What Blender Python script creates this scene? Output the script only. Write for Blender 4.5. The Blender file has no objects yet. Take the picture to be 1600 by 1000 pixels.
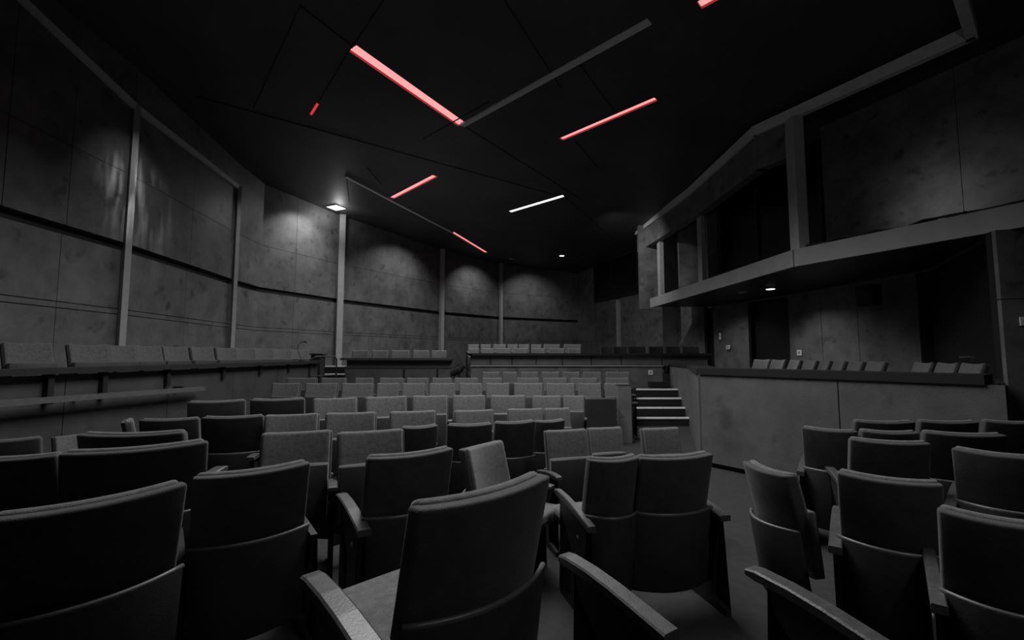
import bpy, bmesh, math, random
from math import radians as R, sin, cos, pi, hypot, atan2, tan
from mathutils import Vector, Matrix
random.seed(7)
S = bpy.context.scene
COL = S.collection

# ------------------------------------------------------------------ camera, world, main lights, exposure
cam = bpy.data.cameras.new('camera')
cam.sensor_width = 36.0
cam.lens = 711.0 / 1600.0 * 36.0
cam.clip_end = 100
camo = bpy.data.objects.new('camera', cam)
COL.objects.link(camo)
camo.location = (0, 0, 1.42)
camo.rotation_euler = (R(90) + math.atan(55 / 711.0), 0, 0)
S.camera = camo

S.view_settings.view_transform = 'Standard'
S.view_settings.look = 'None'
S.view_settings.exposure = 1.0
S.view_settings.gamma = 1.0
S.view_settings.use_curve_mapping = False

w = bpy.data.worlds.new('world')
S.world = w
w.use_nodes = True
w.node_tree.nodes['Background'].inputs[0].default_value = (0.02, 0.021, 0.022, 1)
w.node_tree.nodes['Background'].inputs[1].default_value = 0.25


def lamp_area(name, loc, rot, sx, sy, power, spread=180, col=(1, 1, 1)):
    l = bpy.data.lights.new(name, 'AREA')
    l.shape = 'RECTANGLE'; l.size = sx; l.size_y = sy
    l.energy = power; l.color = col; l.spread = R(spread)
    o = bpy.data.objects.new(name, l); COL.objects.link(o)
    o.location = loc; o.rotation_euler = rot
    return o


def lamp_spot(name, loc, target, power, angle, blend=1.0, soft=0.05, col=(1, 1, 1)):
    l = bpy.data.lights.new(name, 'SPOT')
    l.energy = power; l.spot_size = R(angle); l.spot_blend = blend
    l.shadow_soft_size = soft; l.color = col
    o = bpy.data.objects.new(name, l); COL.objects.link(o)
    o.location = loc
    d = Vector(target) - Vector(loc)
    o.rotation_euler = d.to_track_quat('-Z', 'Y').to_euler()
    return o


def zc(y):                      # the ceiling falls gently to the rear
    return 6.05 - 0.03 * y


# house light over the hall, and further spots
lamp_area('house_light', (-0.2, 5.2, 5.7), (0, 0, 0), 3.0, 4.5, 150, 138)
lamp_area('house_light_rear', (-1.0, 11.8, 5.5), (0, 0, 0), 4.0, 3.0, 95, 145)
lamp_spot('ceiling_fill', (0.4, -1.0, 2.6), (0.9, 5.0, 6.0), 40, 105)  # unseen fill spot added behind the camera to lift the ceiling
lamp_spot('ceiling_fill', (-2.7, 11.3, 1.7), (-1.5, 11.9, 5.6), 22, 120)  # second added fill, no fitting here, brightens the rear ceiling
lamp_spot('stage_light', (2.2, -0.8, 5.3), (0.75, 2.7, 0.5), 80, 48, 1.0, 0.3)

# ------------------------------------------------------------------ helpers
def link(name, me, m=None, parent=None, smooth=False):
    o = bpy.data.objects.new(name, me)
    COL.objects.link(o)
    if m is not None and len(me.materials) == 0:
        me.materials.append(m)
    if smooth:
        for p in me.polygons:
            p.use_smooth = True
    if parent is not None:
        o.parent = parent
    return o


def mesh(name, bm):
    me = bpy.data.meshes.new(name)
    bmesh.ops.recalc_face_normals(bm, faces=bm.faces)
    bm.to_mesh(me); bm.free()
    return me


def obj(name, bm, m, parent=None, smooth=False):
    return link(name, mesh(name, bm), m, parent, smooth)


def tag(o, label, cat, group=None):
    o['label'] = label; o['category'] = cat
    if group: o['group'] = group
    return o


def struct(o):
    o['kind'] = 'structure'
    return o


def empty(name, loc=(0, 0, 0), rz=0.0):
    o = bpy.data.objects.new(name, None)
    COL.objects.link(o)
    o.empty_display_size = 0.1
    o.location = loc; o.rotation_euler = (0, 0, rz)
    return o


def box(bm, lo, hi, M=None):
    vs = []
    for x in (lo[0], hi[0]):
        for y in (lo[1], hi[1]):
            for z in (lo[2], hi[2]):
                v = Vector((x, y, z))
                vs.append(bm.verts.new(M @ v if M else v))
    for f in ((0, 1, 3, 2), (4, 6, 7, 5), (0, 4, 5, 1), (2, 3, 7, 6), (0, 2, 6, 4), (1, 5, 7, 3)):
        bm.faces.new([vs[i] for i in f])
    return vs


def bevelled(lo, hi, r=0.01, seg=2):
    bm = bmesh.new()
    box(bm, lo, hi)
    bmesh.ops.recalc_face_normals(bm, faces=bm.faces)
    bmesh.ops.bevel(bm, geom=bm.edges[:], offset=r, segments=seg, affect='EDGES', profile=0.5)
    return bm


def slice_x(bm, xs):
    for x in xs:
        bmesh.ops.bisect_plane(bm, geom=bm.verts[:] + bm.edges[:] + bm.faces[:], plane_co=(x, 0, 0), plane_no=(1, 0, 0))


def slice_y(bm, ys):
    for y in ys:
        bmesh.ops.bisect_plane(bm, geom=bm.verts[:] + bm.edges[:] + bm.faces[:], plane_co=(0, y, 0), plane_no=(0, 1, 0))


def slice_z(bm, zs):
    for z in zs:
        bmesh.ops.bisect_plane(bm, geom=bm.verts[:] + bm.edges[:] + bm.faces[:], plane_co=(0, 0, z), plane_no=(0, 0, 1))


def prism(bm, pts, z0, z1):
    """vertical prism over plan polygon; z0, z1 numbers or functions of (x, y)"""
    f0 = z0 if callable(z0) else (lambda x, y: z0)
    f1 = z1 if callable(z1) else (lambda x, y: z1)
    a = [bm.verts.new((x, y, f0(x, y))) for x, y in pts]
    b = [bm.verts.new((x, y, f1(x, y))) for x, y in pts]
    n = len(pts)
    bm.faces.new(a[::-1]); bm.faces.new(b)
    for i in range(n):
        bm.faces.new((a[i], a[(i + 1) % n], b[(i + 1) % n], b[i]))


def hexa(bm, p):
    """8 points: bottom quad then top quad"""
    v = [bm.verts.new(q) for q in p]
    for f in ((3, 2, 1, 0), (4, 5, 6, 7), (0, 1, 5, 4), (1, 2, 6, 5), (2, 3, 7, 6), (3, 0, 4, 7)):
        bm.faces.new([v[i] for i in f])


def tube(bm, pts, r, seg=8):
    pts = [Vector(p) for p in pts]
    rings = []
    for i, p in enumerate(pts):
        d = (pts[min(i + 1, len(pts) - 1)] - pts[max(i - 1, 0)]).normalized()
        up = Vector((0, 0, 1)) if abs(d.z) < 0.9 else Vector((1, 0, 0))
        a = d.cross(up).normalized(); b = d.cross(a)
        rings.append([bm.verts.new(p + a * (r * cos(2 * pi * k / seg)) + b * (r * sin(2 * pi * k / seg))) for k in range(seg)])
    for i in range(len(rings) - 1):
        for k in range(seg):
            bm.faces.new((rings[i][k], rings[i][(k + 1) % seg], rings[i + 1][(k + 1) % seg], rings[i + 1][k]))
    bm.faces.new(rings[0]); bm.faces.new(rings[-1][::-1])


def disc(bm, c, n, r, h, seg=16):
    c = Vector(c); n = Vector(n).normalized()
    tube(bm, [c, c + n * h], r, seg)


def wall_pieces(bm, p0, p1, u0, u1, z0, z1, d0, d1, side, gap=0.0):
    """a slab on the vertical plane p0-p1 between distances u0..u1, standing out d0..d1 towards `side` normal; z1 may be a function of y"""
    P0 = Vector(p0); D = (Vector(p1) - P0); L = D.length; D.normalize()
    N = Vector((-D.y, D.x)) * side
    u0 += gap; u1 -= gap
    q = []
    for u, d in ((u0, d0), (u1, d0), (u1, d1), (u0, d1)):
        v = P0 + D * u + N * d
        q.append(v)
    lo = [(v.x, v.y, z0) for v in q]
    hi = [(v.x, v.y, z1(v.y) if callable(z1) else z1) for v in q]
    hexa(bm, lo + hi)


# ------------------------------------------------------------------ materials
def mat(name, col, rough=0.6, metal=0.0, mottle=0.0, scale=3.0, bump=0.0, bscale=200.0, sheen=0.0, spec=0.5, stains=0.0, coat=0.0):
    m = bpy.data.materials.new(name)
    m.use_nodes = True
    nt = m.node_tree
    b = nt.nodes['Principled BSDF']
    b.inputs['Roughness'].default_value = rough
    b.inputs['Metallic'].default_value = metal
    b.inputs['Specular IOR Level'].default_value = spec
    if sheen:
        b.inputs['Sheen Weight'].default_value = sheen
        b.inputs['Sheen Roughness'].default_value = 0.4
    if coat:
        b.inputs['Coat Weight'].default_value = coat
        b.inputs['Coat Roughness'].default_value = 0.25
    tc = nt.nodes.new('ShaderNodeTexCoord')
    c = (col[0], col[1], col[2], 1) if hasattr(col, '__len__') else (col, col, col * 1.02, 1)
    b.inputs['Base Color'].default_value = c
    if mottle:
        n1 = nt.nodes.new('ShaderNodeTexNoise')
        n1.inputs['Scale'].default_value = scale; n1.inputs['Detail'].default_value = 8; n1.inputs['Roughness'].default_value = 0.65
        nt.links.new(tc.outputs['Object'], n1.inputs['Vector'])
        mp = nt.nodes.new('ShaderNodeMapRange')
        mp.inputs['From Min'].default_value = 0.3; mp.inputs['From Max'].default_value = 0.7
        mp.inputs['To Min'].default_value = 1 - mottle; mp.inputs['To Max'].default_value = 1 + mottle
        nt.links.new(n1.outputs['Fac'], mp.inputs['Value'])
        fac = mp.outputs['Result']
        if stains:
            n2 = nt.nodes.new('ShaderNodeTexNoise')
            n2.inputs['Scale'].default_value = scale * 1.7; n2.inputs['Detail'].default_value = 3
            mpp = nt.nodes.new('ShaderNodeMapping'); mpp.inputs['Location'].default_value = (5.2, 1.3, 7.7)
            nt.links.new(tc.outputs['Object'], mpp.inputs['Vector']); nt.links.new(mpp.outputs['Vector'], n2.inputs['Vector'])
            m2 = nt.nodes.new('ShaderNodeMapRange')
            m2.inputs['From Min'].default_value = 0.60; m2.inputs['From Max'].default_value = 0.72
            m2.inputs['To Min'].default_value = 1.0; m2.inputs['To Max'].default_value = 1 - stains
            nt.links.new(n2.outputs['Fac'], m2.inputs['Value'])
            mm = nt.nodes.new('ShaderNodeMath'); mm.operation = 'MULTIPLY'
            nt.links.new(fac, mm.inputs[0]); nt.links.new(m2.outputs['Result'], mm.inputs[1])
            fac = mm.outputs[0]
        mx = nt.nodes.new('ShaderNodeVectorMath'); mx.operation = 'SCALE'
        mx.inputs[0].default_value = c[:3]
        nt.links.new(fac, mx.inputs['Scale'])
        nt.links.new(mx.outputs['Vector'], b.inputs['Base Color'])
    if bump:
        n3 = nt.nodes.new('ShaderNodeTexNoise')
        n3.inputs['Scale'].default_value = bscale; n3.inputs['Detail'].default_value = 4
        nt.links.new(tc.outputs['Object'], n3.inputs['Vector'])
        bp = nt.nodes.new('ShaderNodeBump'); bp.inputs['Strength'].default_value = bump; bp.inputs['Distance'].default_value = 0.01
        nt.links.new(n3.outputs['Fac'], bp.inputs['Height'])
        nt.links.new(bp.outputs['Normal'], b.inputs['Normal'])
    return m


def emit(name, col, strength):
    m = bpy.data.materials.new(name); m.use_nodes = True
    b = m.node_tree.nodes['Principled BSDF']
    b.inputs['Base Color'].default_value = (0, 0, 0, 1)
    b.inputs['Emission Color'].default_value = (*col, 1)
    b.inputs['Emission Strength'].default_value = strength
    return m


M_WALL = mat('stained_wall_board', 0.125, 0.5, mottle=0.38, scale=2.4, bump=0.15, bscale=60, stains=0.5)
M_WALL_R = mat('pale_wall_board', 0.13, 0.55, mottle=0.4, scale=2.4, bump=0.15, bscale=60, stains=0.5)
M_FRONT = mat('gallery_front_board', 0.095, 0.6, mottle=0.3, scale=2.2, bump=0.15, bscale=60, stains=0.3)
M_FRONTL = mat('shaded_gallery_front_board', 0.05, 0.6, mottle=0.3, scale=2.2, bump=0.15, bscale=60, stains=0.3)  # front board darkened, weaker light on the left put into its colour
M_CEIL = mat('black_ceiling_board', 0.05, 0.6, mottle=0.3, scale=0.9, bump=0.1, bscale=40)
M_BLACK = mat('matt_black', 0.008, 0.6)
M_JOINT = mat('dark_joint', 0.015, 0.7)
M_DARK = mat('dark_stained_timber', 0.025, 0.45, mottle=0.25, scale=6)
M_TRIM = mat('grey_aluminium_strip', 0.6, 0.5, mottle=0.1, scale=9)
M_POST = mat('grey_painted_upright', 0.36, 0.5, mottle=0.1, scale=9)
M_STEEL = mat('worn_steel', 0.5, 0.3, metal=0.9, mottle=0.15, scale=20)
M_FLOOR = mat('dark_carpet', 0.016, 0.9, mottle=0.35, scale=14, bump=0.5, bscale=180)
M_VELVET = mat('grey_velour', 0.115, 0.85, mottle=0.3, scale=38, bump=0.5, bscale=260, sheen=0.5, spec=0.25)
M_VELVETB = mat('dark_velour', 0.05, 0.8, mottle=0.3, scale=11, bump=0.35, bscale=260, sheen=0.2, spec=0.3)
M_VELVET_SHADED = mat('shaded_velour', 0.016, 0.85, mottle=0.3, scale=11, sheen=0.1, spec=0.2)  # the grey velour with balcony shade put into its colour
M_SHELL = mat('black_laminate_shell', 0.035, 0.5, mottle=0.3, scale=7, bump=0.1, bscale=150, spec=0.4)
M_RAIL = mat('worn_grey_rail', 0.11, 0.35, mottle=0.2, scale=15, spec=0.6)
M_DOOR = mat('black_door_board', 0.009, 0.5)
M_LIP = mat('lit_lip_edge', 0.10, 0.4, mottle=0.2, scale=20, spec=0.6)  # lip colour raised above the shell to imitate a lit edge
M_ARM = mat('black_lacquered_wood', 0.06, 0.38, mottle=0.3, scale=25, bump=0.1, bscale=120, spec=0.6)
M_FRAME = mat('black_steel_frame', 0.014, 0.5)
M_WHITE = mat('white_plastic', 0.75, 0.5)
M_FASCIA = mat('grey_painted_fascia', 0.29, 0.6, mottle=0.12, scale=3)
M_GLASS = mat('dark_control_room_glass', 0.006, 0.35, spec=0.2)
M_RED = emit('red_tube_glow', (1.0, 0.36, 0.37), 0.58)
M_REDEND = emit('deep_red_glow', (0.9, 0.06, 0.07), 0.35)
M_REDBOX = mat('red_lit_trough', (0.55, 0.05, 0.06), 0.5)  # red light from the strip put into the trough's base colour
M_WLAMP = emit('white_lamp_glow', (1, 1, 1), 1.3)

# ------------------------------------------------------------------ room plan (metres, x right, y into the room)
WL = [(-5.75, -1.5), (-5.84, 5.0), (-5.90, 6.72), (-6.28, 9.98), (-6.32, 11.15)]      # left wall
WB = [(-6.32, 11.15), (-5.24, 13.59), (-2.79, 17.54), (-0.565, 19.98), (3.2, 21.95)]  # rear wall, facets
WR = [(3.2, 21.95), (6.05, 14.2), (6.63, 12.5), (6.85, 11.2), (7.3, 8.1)]             # right wall


# floor
bm = bmesh.new()
prism(bm, [(-6.6, -1.5), (9.5, -1.5), (9.5, 6), (8.5, 15), (3.6, 22.5), (-6.9, 12.5)], -0.12, 0.0)
struct(obj('floor', bm, M_FLOOR))

# raised floors
bm = bmesh.new(); prism(bm, [(-5.84, -1.0), (-4.62, -1.0), (-4.57, 11.0), (-5.5, 12.6), (-6.2, 11.0)], 0.0, 0.65)
struct(obj('floor_left_gallery', bm, M_FLOOR))
bm = bmesh.new(); prism(bm, [(-4.05, 11.08), (-1.43, 11.08), (-1.43, 17.5), (-3.6, 16.2), (-4.6, 14.5)], 0.0, 0.65)
struct(obj('floor_rear_gallery', bm, M_FLOOR))
bm = bmesh.new()
prism(bm, [(-0.98, 10.95), (6.2, 10.95), (6.3, 13.0), (-0.98, 13.0)], 0.0, 0.70)
prism(bm, [(-1.3, 13.0), (6.3, 13.0), (5.8, 14.6), (3.0, 21.5), (-0.5, 19.6)], 0.0, 0.85)
struct(obj('floor_rear_right_gallery', bm, M_FLOOR))
bm = bmesh.new(); prism(bm, [(2.66, 6.05), (4.15, 3.95), (5.65, 5.5), (7.2, 8.1), (6.75, 10.9), (3.85, 10.9), (3.68, 9.25)], 0.0, 0.42)
struct(obj('floor_right_gallery', bm, M_FLOOR))
bm = bmesh.new(); prism(bm, [(-4.1, 8.75), (2.3, 8.75), (2.3, 9.65), (-4.1, 9.65)], 0.0, 0.06)
prism(bm, [(-0.9, 9.65), (2.6, 9.65), (2.6, 10.88), (-0.9, 10.88)], 0.0, 0.12)
struct(obj('floor_stalls_step', bm, M_FLOOR))
bm = bmesh.new()
hexa(bm, [(-4.56, 4.2, 0), (-4.3, 4.2, 0), (-4.3, 10.6, 0), (-4.56, 10.6, 0), (-4.56, 4.2, 0.02), (-4.3, 4.2, 0.02), (-4.3, 10.6, 0.72), (-4.56, 10.6, 0.72)])
struct(obj('floor_ramp', bm, M_FLOOR))

# ceiling with recesses for the light slots
SLOTS = [  # name, start, end, width, kind
    ('A', (-2.32, 6.275), (-0.952, 8.362), 0.20, 'red'),
    ('B', (1.0, 8.921), (2.485, 7.534), 0.13, 'red'),
    ('C', (-3.283, 12.125), (-1.853, 10.676), 0.15, 'red'),
    ('D', (-0.057, 13.193), (1.394, 11.94), 0.13, 'white'),
    ('E', (-2.027, 15.224), (-1.026, 17.971), 0.13, 'red'),
    ('F', (2.40, 5.50), (3.5, 4.45), 0.16, 'red'),
    ('G', (-3.69, 8.03), (-3.40, 7.66), 0.05, 'deep'),
]


def slot_quad(a, b, wd):
    a = Vector(a); b = Vector(b); d = (b - a).normalized(); n = Vector((-d.y, d.x)) * wd / 2
    return [a - n, b - n, b + n, a + n]


bm = bmesh.new()
loops = [[(-6.9, -1.5), (9.5, -1.5), (9.5, 9), (8.5, 15), (3.6, 22.6), (-0.6, 20.6), (-3.0, 18.2), (-6.9, 12.0)]]
for s in SLOTS:
    loops.append([(v.x, v.y) for v in slot_quad(s[1], s[2], s[3])])
edges = []
for lp in loops:
    vs = [bm.verts.new((x, y, zc(y))) for x, y in lp]
    edges += [bm.edges.new((vs[i], vs[(i + 1) % len(vs)])) for i in range(len(vs))]
bmesh.ops.triangle_fill(bm, use_beauty=True, use_dissolve=False, edges=edges)
kill = []
for f in bm.faces:
    c = f.calc_center_median()
    for s in SLOTS:
        a = Vector(s[1]); b = Vector(s[2]); d = (b - a); L = d.length; d.normalize()
        p = Vector((c.x, c.y)) - a
        if 0 < p.dot(d) < L and abs(p.dot(Vector((-d.y, d.x)))) < s[3] / 2:
            kill.append(f); break
bmesh.ops.delete(bm, geom=kill, context='FACES_ONLY')
# narrow shadow joints between the ceiling boards
def joint(bm, a, b, wd=0.02):
    q = slot_quad(a, b, wd)
    hexa(bm, [(v.x, v.y, zc(v.y) - 0.012) for v in q] + [(v.x, v.y, zc(v.y) + 0.01) for v in q])
ceil_o = struct(obj('ceiling', bm, M_CEIL))
bm = bmesh.new()
for a, b, wd in [((-5.4, 7.44), (1.2, 11.9), 0.03), ((-2.71, 5.5), (-4.6, 7.79), 0.012), ((-2.71, 5.5), (-2.32, 6.2), 0.012),
                 ((-2.32, 6.25), (-3.4, 7.66), 0.012), ((-0.95, 8.36), (1.9, 12.2), 0.012), ((0.8, 7.2), (-0.3, 5.0), 0.012),
                 ((0.95, 6.5), (1.85, 7.9), 0.012), ((1.3, 9.0), (2.0, 10.22), 0.012), ((-4.0, 10.68), (-4.55, 12.4), 0.012), ((-3.35, 10.2), (-3.3, 11.2), 0.012),
                 ((-2.32, 6.27), (-1.2, 4.9), 0.012), ((-1.8, 8.9), (-0.4, 7.6), 0.012), ((1.4, 11.94), (3.6, 16), 0.012)]:
    joint(bm, a, b, wd)
struct(obj('trim_11', bm, M_JOINT))

LAB = {'A': 'long red glowing light slot in the ceiling, largest and left of centre',
       'B': 'red glowing light slot in the ceiling right of the grey ceiling strip',
       'C': 'short red glowing light slot in the ceiling above the square white downlight',
       'D': 'slim white glowing light slot, the only white bar in the ceiling',
       'E': 'narrow red glowing light slot at the rear end of the thin grey ceiling strip',
       'F': 'red glowing light slot cut off by the top edge of the photo',
       'G': 'tiny deep red light at the end of a thin dark ceiling joint'}
for nm, a, b, wd, kind in SLOTS:
    mid = ((a[0] + b[0]) / 2, (a[1] + b[1]) / 2)
    t = empty('ceiling_light_slot', (mid[0], mid[1], zc(mid[1])))
    tag(t, LAB[nm], 'ceiling light', 'light slots in the ceiling')
    q = slot_quad(a, b, wd); q2 = slot_quad(a, b, wd + 0.03)
    off = Vector((mid[0], mid[1], zc(mid[1])))
    depth = 0.065 if wd > 0.1 else 0.045
    bm = bmesh.new()
    lo = [bm.verts.new(Vector((v.x, v.y, zc(v.y) + 0.002)) - off) for v in q]
    hi = [bm.verts.new(Vector((v.x, v.y, zc(v.y) + depth)) - off) for v in q]
    for i in range(4):
        bm.faces.new((lo[i], lo[(i + 1) % 4], hi[(i + 1) % 4], hi[i]))
    bm.faces.new(hi)
    obj('housing', bm, M_REDBOX if kind != 'white' else M_WHITE, t)
    bm = bmesh.new()
    qq = slot_quad(a, b, wd * .84)
    hexa(bm, [Vector((v.x, v.y, zc(v.y) + depth - 0.035)) - off for v in qq] + [Vector((v.x, v.y, zc(v.y) + depth - 0.01)) - off for v in qq])
    obj('diffuser', bm, {'red': M_RED, 'white': M_WLAMP, 'deep': M_REDEND}[kind], t)

# grey metal strips set in the ceiling
for i, (a, b, wd) in enumerate([((-0.952, 8.362), (1.838, 5.751), 0.11), ((-4.014, 10.676), (-2.027, 15.224), 0.06)]):
    bm = bmesh.new(); q = slot_quad(a, b, wd)
    hexa(bm, [(v.x, v.y, zc(v.y) - 0.03) for v in q] + [(v.x, v.y, zc(v.y) + 0.01) for v in q])
    struct(obj('trim_%d' % (12 + i), bm, M_TRIM))

# ------------------------------------------------------------------ walls
ZG0, ZG1 = 2.98, 3.10      # main dark groove


def board_wall(name, pts, side, m, seams=None, zlow=0.0, top=None, upper=0.10):
    """boards on a dark backing: low band, thin double joint, middle band, deep groove, protruding upper band"""
    top = top or (lambda y: zc(y) + 0.05)
    bm = bmesh.new(); bk = bmesh.new()
    for i in range(len(pts) - 1):
        p0, p1 = pts[i], pts[i + 1]
        L = hypot(p1[0] - p0[0], p1[1] - p0[1])
        cuts = [0.0] + [c * L for c in (seams[i] if seams else [])] + [L]
        wall_pieces(bk, p0, p1, 0, L, zlow, top, -0.10, -0.0, side)
        for k in range(len(cuts) - 1):
            u0, u1 = cuts[k], cuts[k + 1]
            g = 0.004
            wall_pieces(bm, p0, p1, u0, u1, zlow, 2.02, 0.0, 0.05, side, g)
            wall_pieces(bm, p0, p1, u0, u1, 2.032, 2.10, 0.0, 0.05, side, g)
            wall_pieces(bm, p0, p1, u0, u1, 2.112, ZG0, 0.0, 0.05, side, g)
            wall_pieces(bm, p0, p1, u0, u1, ZG1, 4.15, 0.0, upper, side, g)
            wall_pieces(bm, p0, p1, u0, u1, 4.158, top, 0.0, upper, side, g)
    w_ = struct(obj(name, bm, m))
    obj('backing', bk, M_BLACK, w_)
    return w_


board_wall('wall_left', WL, -1, M_WALL, seams=[[0.5], [0.45], [0.5], []])
board_wall('wall_rear', WB, -1, M_WALL, seams=[[0.4], [0.25, 0.6], [0.5], [0.5]], upper=0.07)

# right wall under and beside the balcony: plain tall boards
bm = bmesh.new(); bk = bmesh.new()
for (p0, p1, z0, z1, cuts) in [((3.2, 21.95), (6.05, 14.2), 0.7, lambda y: zc(y) + .05, [0.21, 0.45, 0.62, 0.85]),
                               ((6.18, 13.85), (6.60, 12.6), 0.98, 2.9, []),
                               ((6.855, 11.17), (7.302, 8.09), 0.34, 2.9, [0.315, 0.61])]:
    L = hypot(p1[0] - p0[0], p1[1] - p0[1])
    cs = [0] + [c * L for c in cuts] + [L]
    wall_pieces(bk, p0, p1, 0, L, z0, z1, -0.1, 0.0, -1)
    for k in range(len(cs) - 1):
        wall_pieces(bm, p0, p1, cs[k], cs[k + 1], z0, 2.05 if k < 1 and z1 != 2.9 else z1, 0.0, 0.05, -1, 0.006)
        if k < 1 and z1 != 2.9:
            wall_pieces(bm, p0, p1, cs[k], cs[k + 1], 2.06, z1, 0.0, 0.05, -1, 0.006)
wr = struct(obj('wall_right', bm, M_WALL_R)); obj('backing', bk, M_BLACK, wr)
# dark doors in the right wall
def door(n, p0, p1, z0, z1, handle_u, label=None):
    bm = bmesh.new(); L = hypot(p1[0] - p0[0], p1[1] - p0[1])
    wall_pieces(bm, p0, p1, 0, L, z0, z1, -0.16, -0.12, -1)
    d = struct(obj('door_%d' % n, bm, M_DOOR))
    bm = bmesh.new()
    wall_pieces(bm, p0, p1, 0, 0.05, z0, z1, -0.12, 0.02, -1); wall_pieces(bm, p0, p1, L - 0.05, L, z0, z1, -0.12, 0.02, -1)
    obj('door_frame', bm, M_BLACK, d)
    if handle_u:
        P0 = Vector(p0); D = (Vector(p1) - P0).normalized(); N = Vector((D.y, -D.x))
        q = P0 + D * handle_u * L - N * 0.12
        e = P0 + D * (handle_u * L - 0.12) - N * 0.06 + N * 0.0
        bm = bmesh.new()
        a = P0 + D * handle_u * L + N * -0.115; b_ = P0 + D * handle_u * L + N * -0.05; c = b_ - D * 0.13
        tube(bm, [(a.x, a.y, z0 + 1.05), (b_.x, b_.y, z0 + 1.05), (c.x, c.y, z0 + 1.05)], 0.012)
        obj('door_handle', bm, M_STEEL, d)
door(1, (6.05, 14.2), (6.18, 13.85), 0.7, 2.9, None)
door(2, (6.60, 12.6), (6.855, 11.17), 0.34, 2.9, None)
door(3, (7.302, 8.09), (5.80, 5.42), 0.34, 2.9, 0.55)
# near right wall facing the hall
bm = bmesh.new(); bk = bmesh.new()
for z0, z1 in ((0, 2.07), (2.08, 2.9)):
    wall_pieces(bm, (5.75, 5.36), (8.8, 4.6), 0, 3.1, z0, z1, 0.0, 0.06, -1)
wall_pieces(bk, (5.75, 5.36), (8.8, 4.6), 0, 3.1, 0, 2.9, -0.1, 0.0, -1)
wn = struct(obj('wall_right_near', bm, M_WALL_R)); obj('backing', bk, M_BLACK, wn)

# upright light strips on the walls (one strip each)
def post(n, p, z0, z1, wd=0.10, dp=0.16, ang=0.0, m=None):
    bm = bmesh.new()
    M_ = Matrix.Translation((p[0], p[1], 0)) @ Matrix.Rotation(ang, 4, 'Z')
    box(bm, (-wd / 2, -dp, z0), (wd / 2, dp / 2, z1), M_)
    struct(obj('trim_%d' % n, bm, m or M_POST))
post(1, (-5.77, 6.72), 0.65, 5.25, 0.08, 0.05, R(60))
post(2, (-6.15, 9.98), 0.65, 5.2, 0.08, 0.06, R(60))
post(3, (-5.14, 13.50), 0.9, zc(13.5), 0.17, 0.12, R(30))
post(4, (-2.72, 17.42), 0.65, zc(17.4), 0.13, 0.12, R(40))
post(5, (-0.50, 19.85), 0.85, zc(19.8), 0.10, 0.12, R(30))
post(6, (4.36, 18.5), 0.85, 3.66, 0.09, 0.1, R(-60))

# horizontal strip along the left wall, z 5.2
bm = bmesh.new()
for (xa, ya, za), (xb, yb, zb) in (((-5.70, 3.2, 5.93), (-5.78, 6.72, 5.21)), ((-5.78, 6.72, 5.21), (-6.16, 9.98, 5.18))):
    hexa(bm, [(xa - .04, ya, za - .05), (xa + .04, ya, za - .05), (xb + .04, yb, zb - .05), (xb - .04, yb, zb - .05),
              (xa - .04, ya, za + .05), (xa + .04, ya, za + .05), (xb + .04, yb, zb + .05), (xb - .04, yb, zb + .05)])
struct(obj('trim_7', bm, M_TRIM))

# dark window high on the right wall
bm = bmesh.new(); fr = bmesh.new(); mu = bmesh.new()
p0, p1 = (3.80, 20.32), (4.93, 17.25)
L = hypot(p1[0] - p0[0], p1[1] - p0[1])
wall_pieces(bm, p0, p1, 0, L, 3.85, 5.45, 0.06, 0.09, -1)
for a, b, z0, z1 in ((0, L, 3.78, 3.87), (0, L, 5.42, 5.5), (0, .06, 3.8, 5.5), (L - .06, L, 3.8, 5.5)):
    wall_pieces(fr, p0, p1, a, b, z0, z1, 0.05, 0.14, -1)
wall_pieces(fr, p0, p1, L * .4, L * .4 + .04, 3.85, 5.45, 0.08, 0.11, -1)
wi = struct(obj('window_1', bm, M_GLASS)); obj('window_frame', fr, M_BLACK, wi)

# ------------------------------------------------------------------ balcony on the right
E0, E1, E2, E3 = (4.40, 14.2), (4.79, 7.55), (5.95, 5.25), (7.3, 2.6)
bm = bmesh.new(); prism(bm, [E0, E1, E2, E3, (9.2, 2.6), (9.2, 9), (6.7, 14.2)], 2.93, 3.15)
struct(obj('floor_balcony', bm, M_DARK))
bm = bmesh.new()
for a, b in ((E0, E1), (E1, E2), (E2, E3)):
    L = hypot(b[0] - a[0], b[1] - a[1])
    wall_pieces(bm, a, b, 0, L, 2.90, 3.19, 0.0, 0.07, -1)
struct(obj('trim_8', bm, M_FASCIA))
# end panel of the balcony, facing the hall
bm = bmesh.new(); box(bm, (4.10, 14.45, 2.88), (4.75, 14.6, zc(14.5)))
struct(obj('wall_balcony_end', bm, M_WALL_R))
# bulkhead over the balcony opening with its pale edge strip
BH = [(4.25, 15.2), (4.55, 11.4), (4.55, 8.2), (5.97, 5.6), (5.0, 4.8)]
bm = bmesh.new()
for (a, b, z) in ((BH[0], BH[1], 4.9), (BH[1], BH[2], 4.86), (BH[2], (4.80, 7.74), 4.86)):
    L = hypot(b[0] - a[0], b[1] - a[1])
    wall_pieces(bm, a, b, -0.02, L + 0.02, z, 5.62, -0.2, 0.0, -1)
struct(obj('wall_bulkhead', bm, M_WALL_R))
bm = bmesh.new()
for a, b in zip(BH[:-1], BH[1:]):
    L = hypot(b[0] - a[0], b[1] - a[1])
    wall_pieces(bm, a, b, -0.03, L + 0.03, 5.50, 5.68, -0.05, 0.06, -1)
struct(obj('trim_9', bm, M_TRIM))
# uprights of the balcony
post(14, (4.55, 13.8), 3.15, 5.05, 0.12, 0.16)
post(15, (4.72, 11.2), 3.15, 5.0, 0.10, 0.16)
post(16, (4.87, 7.62), 3.15, 5.5, 0.17, 0.16)
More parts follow.
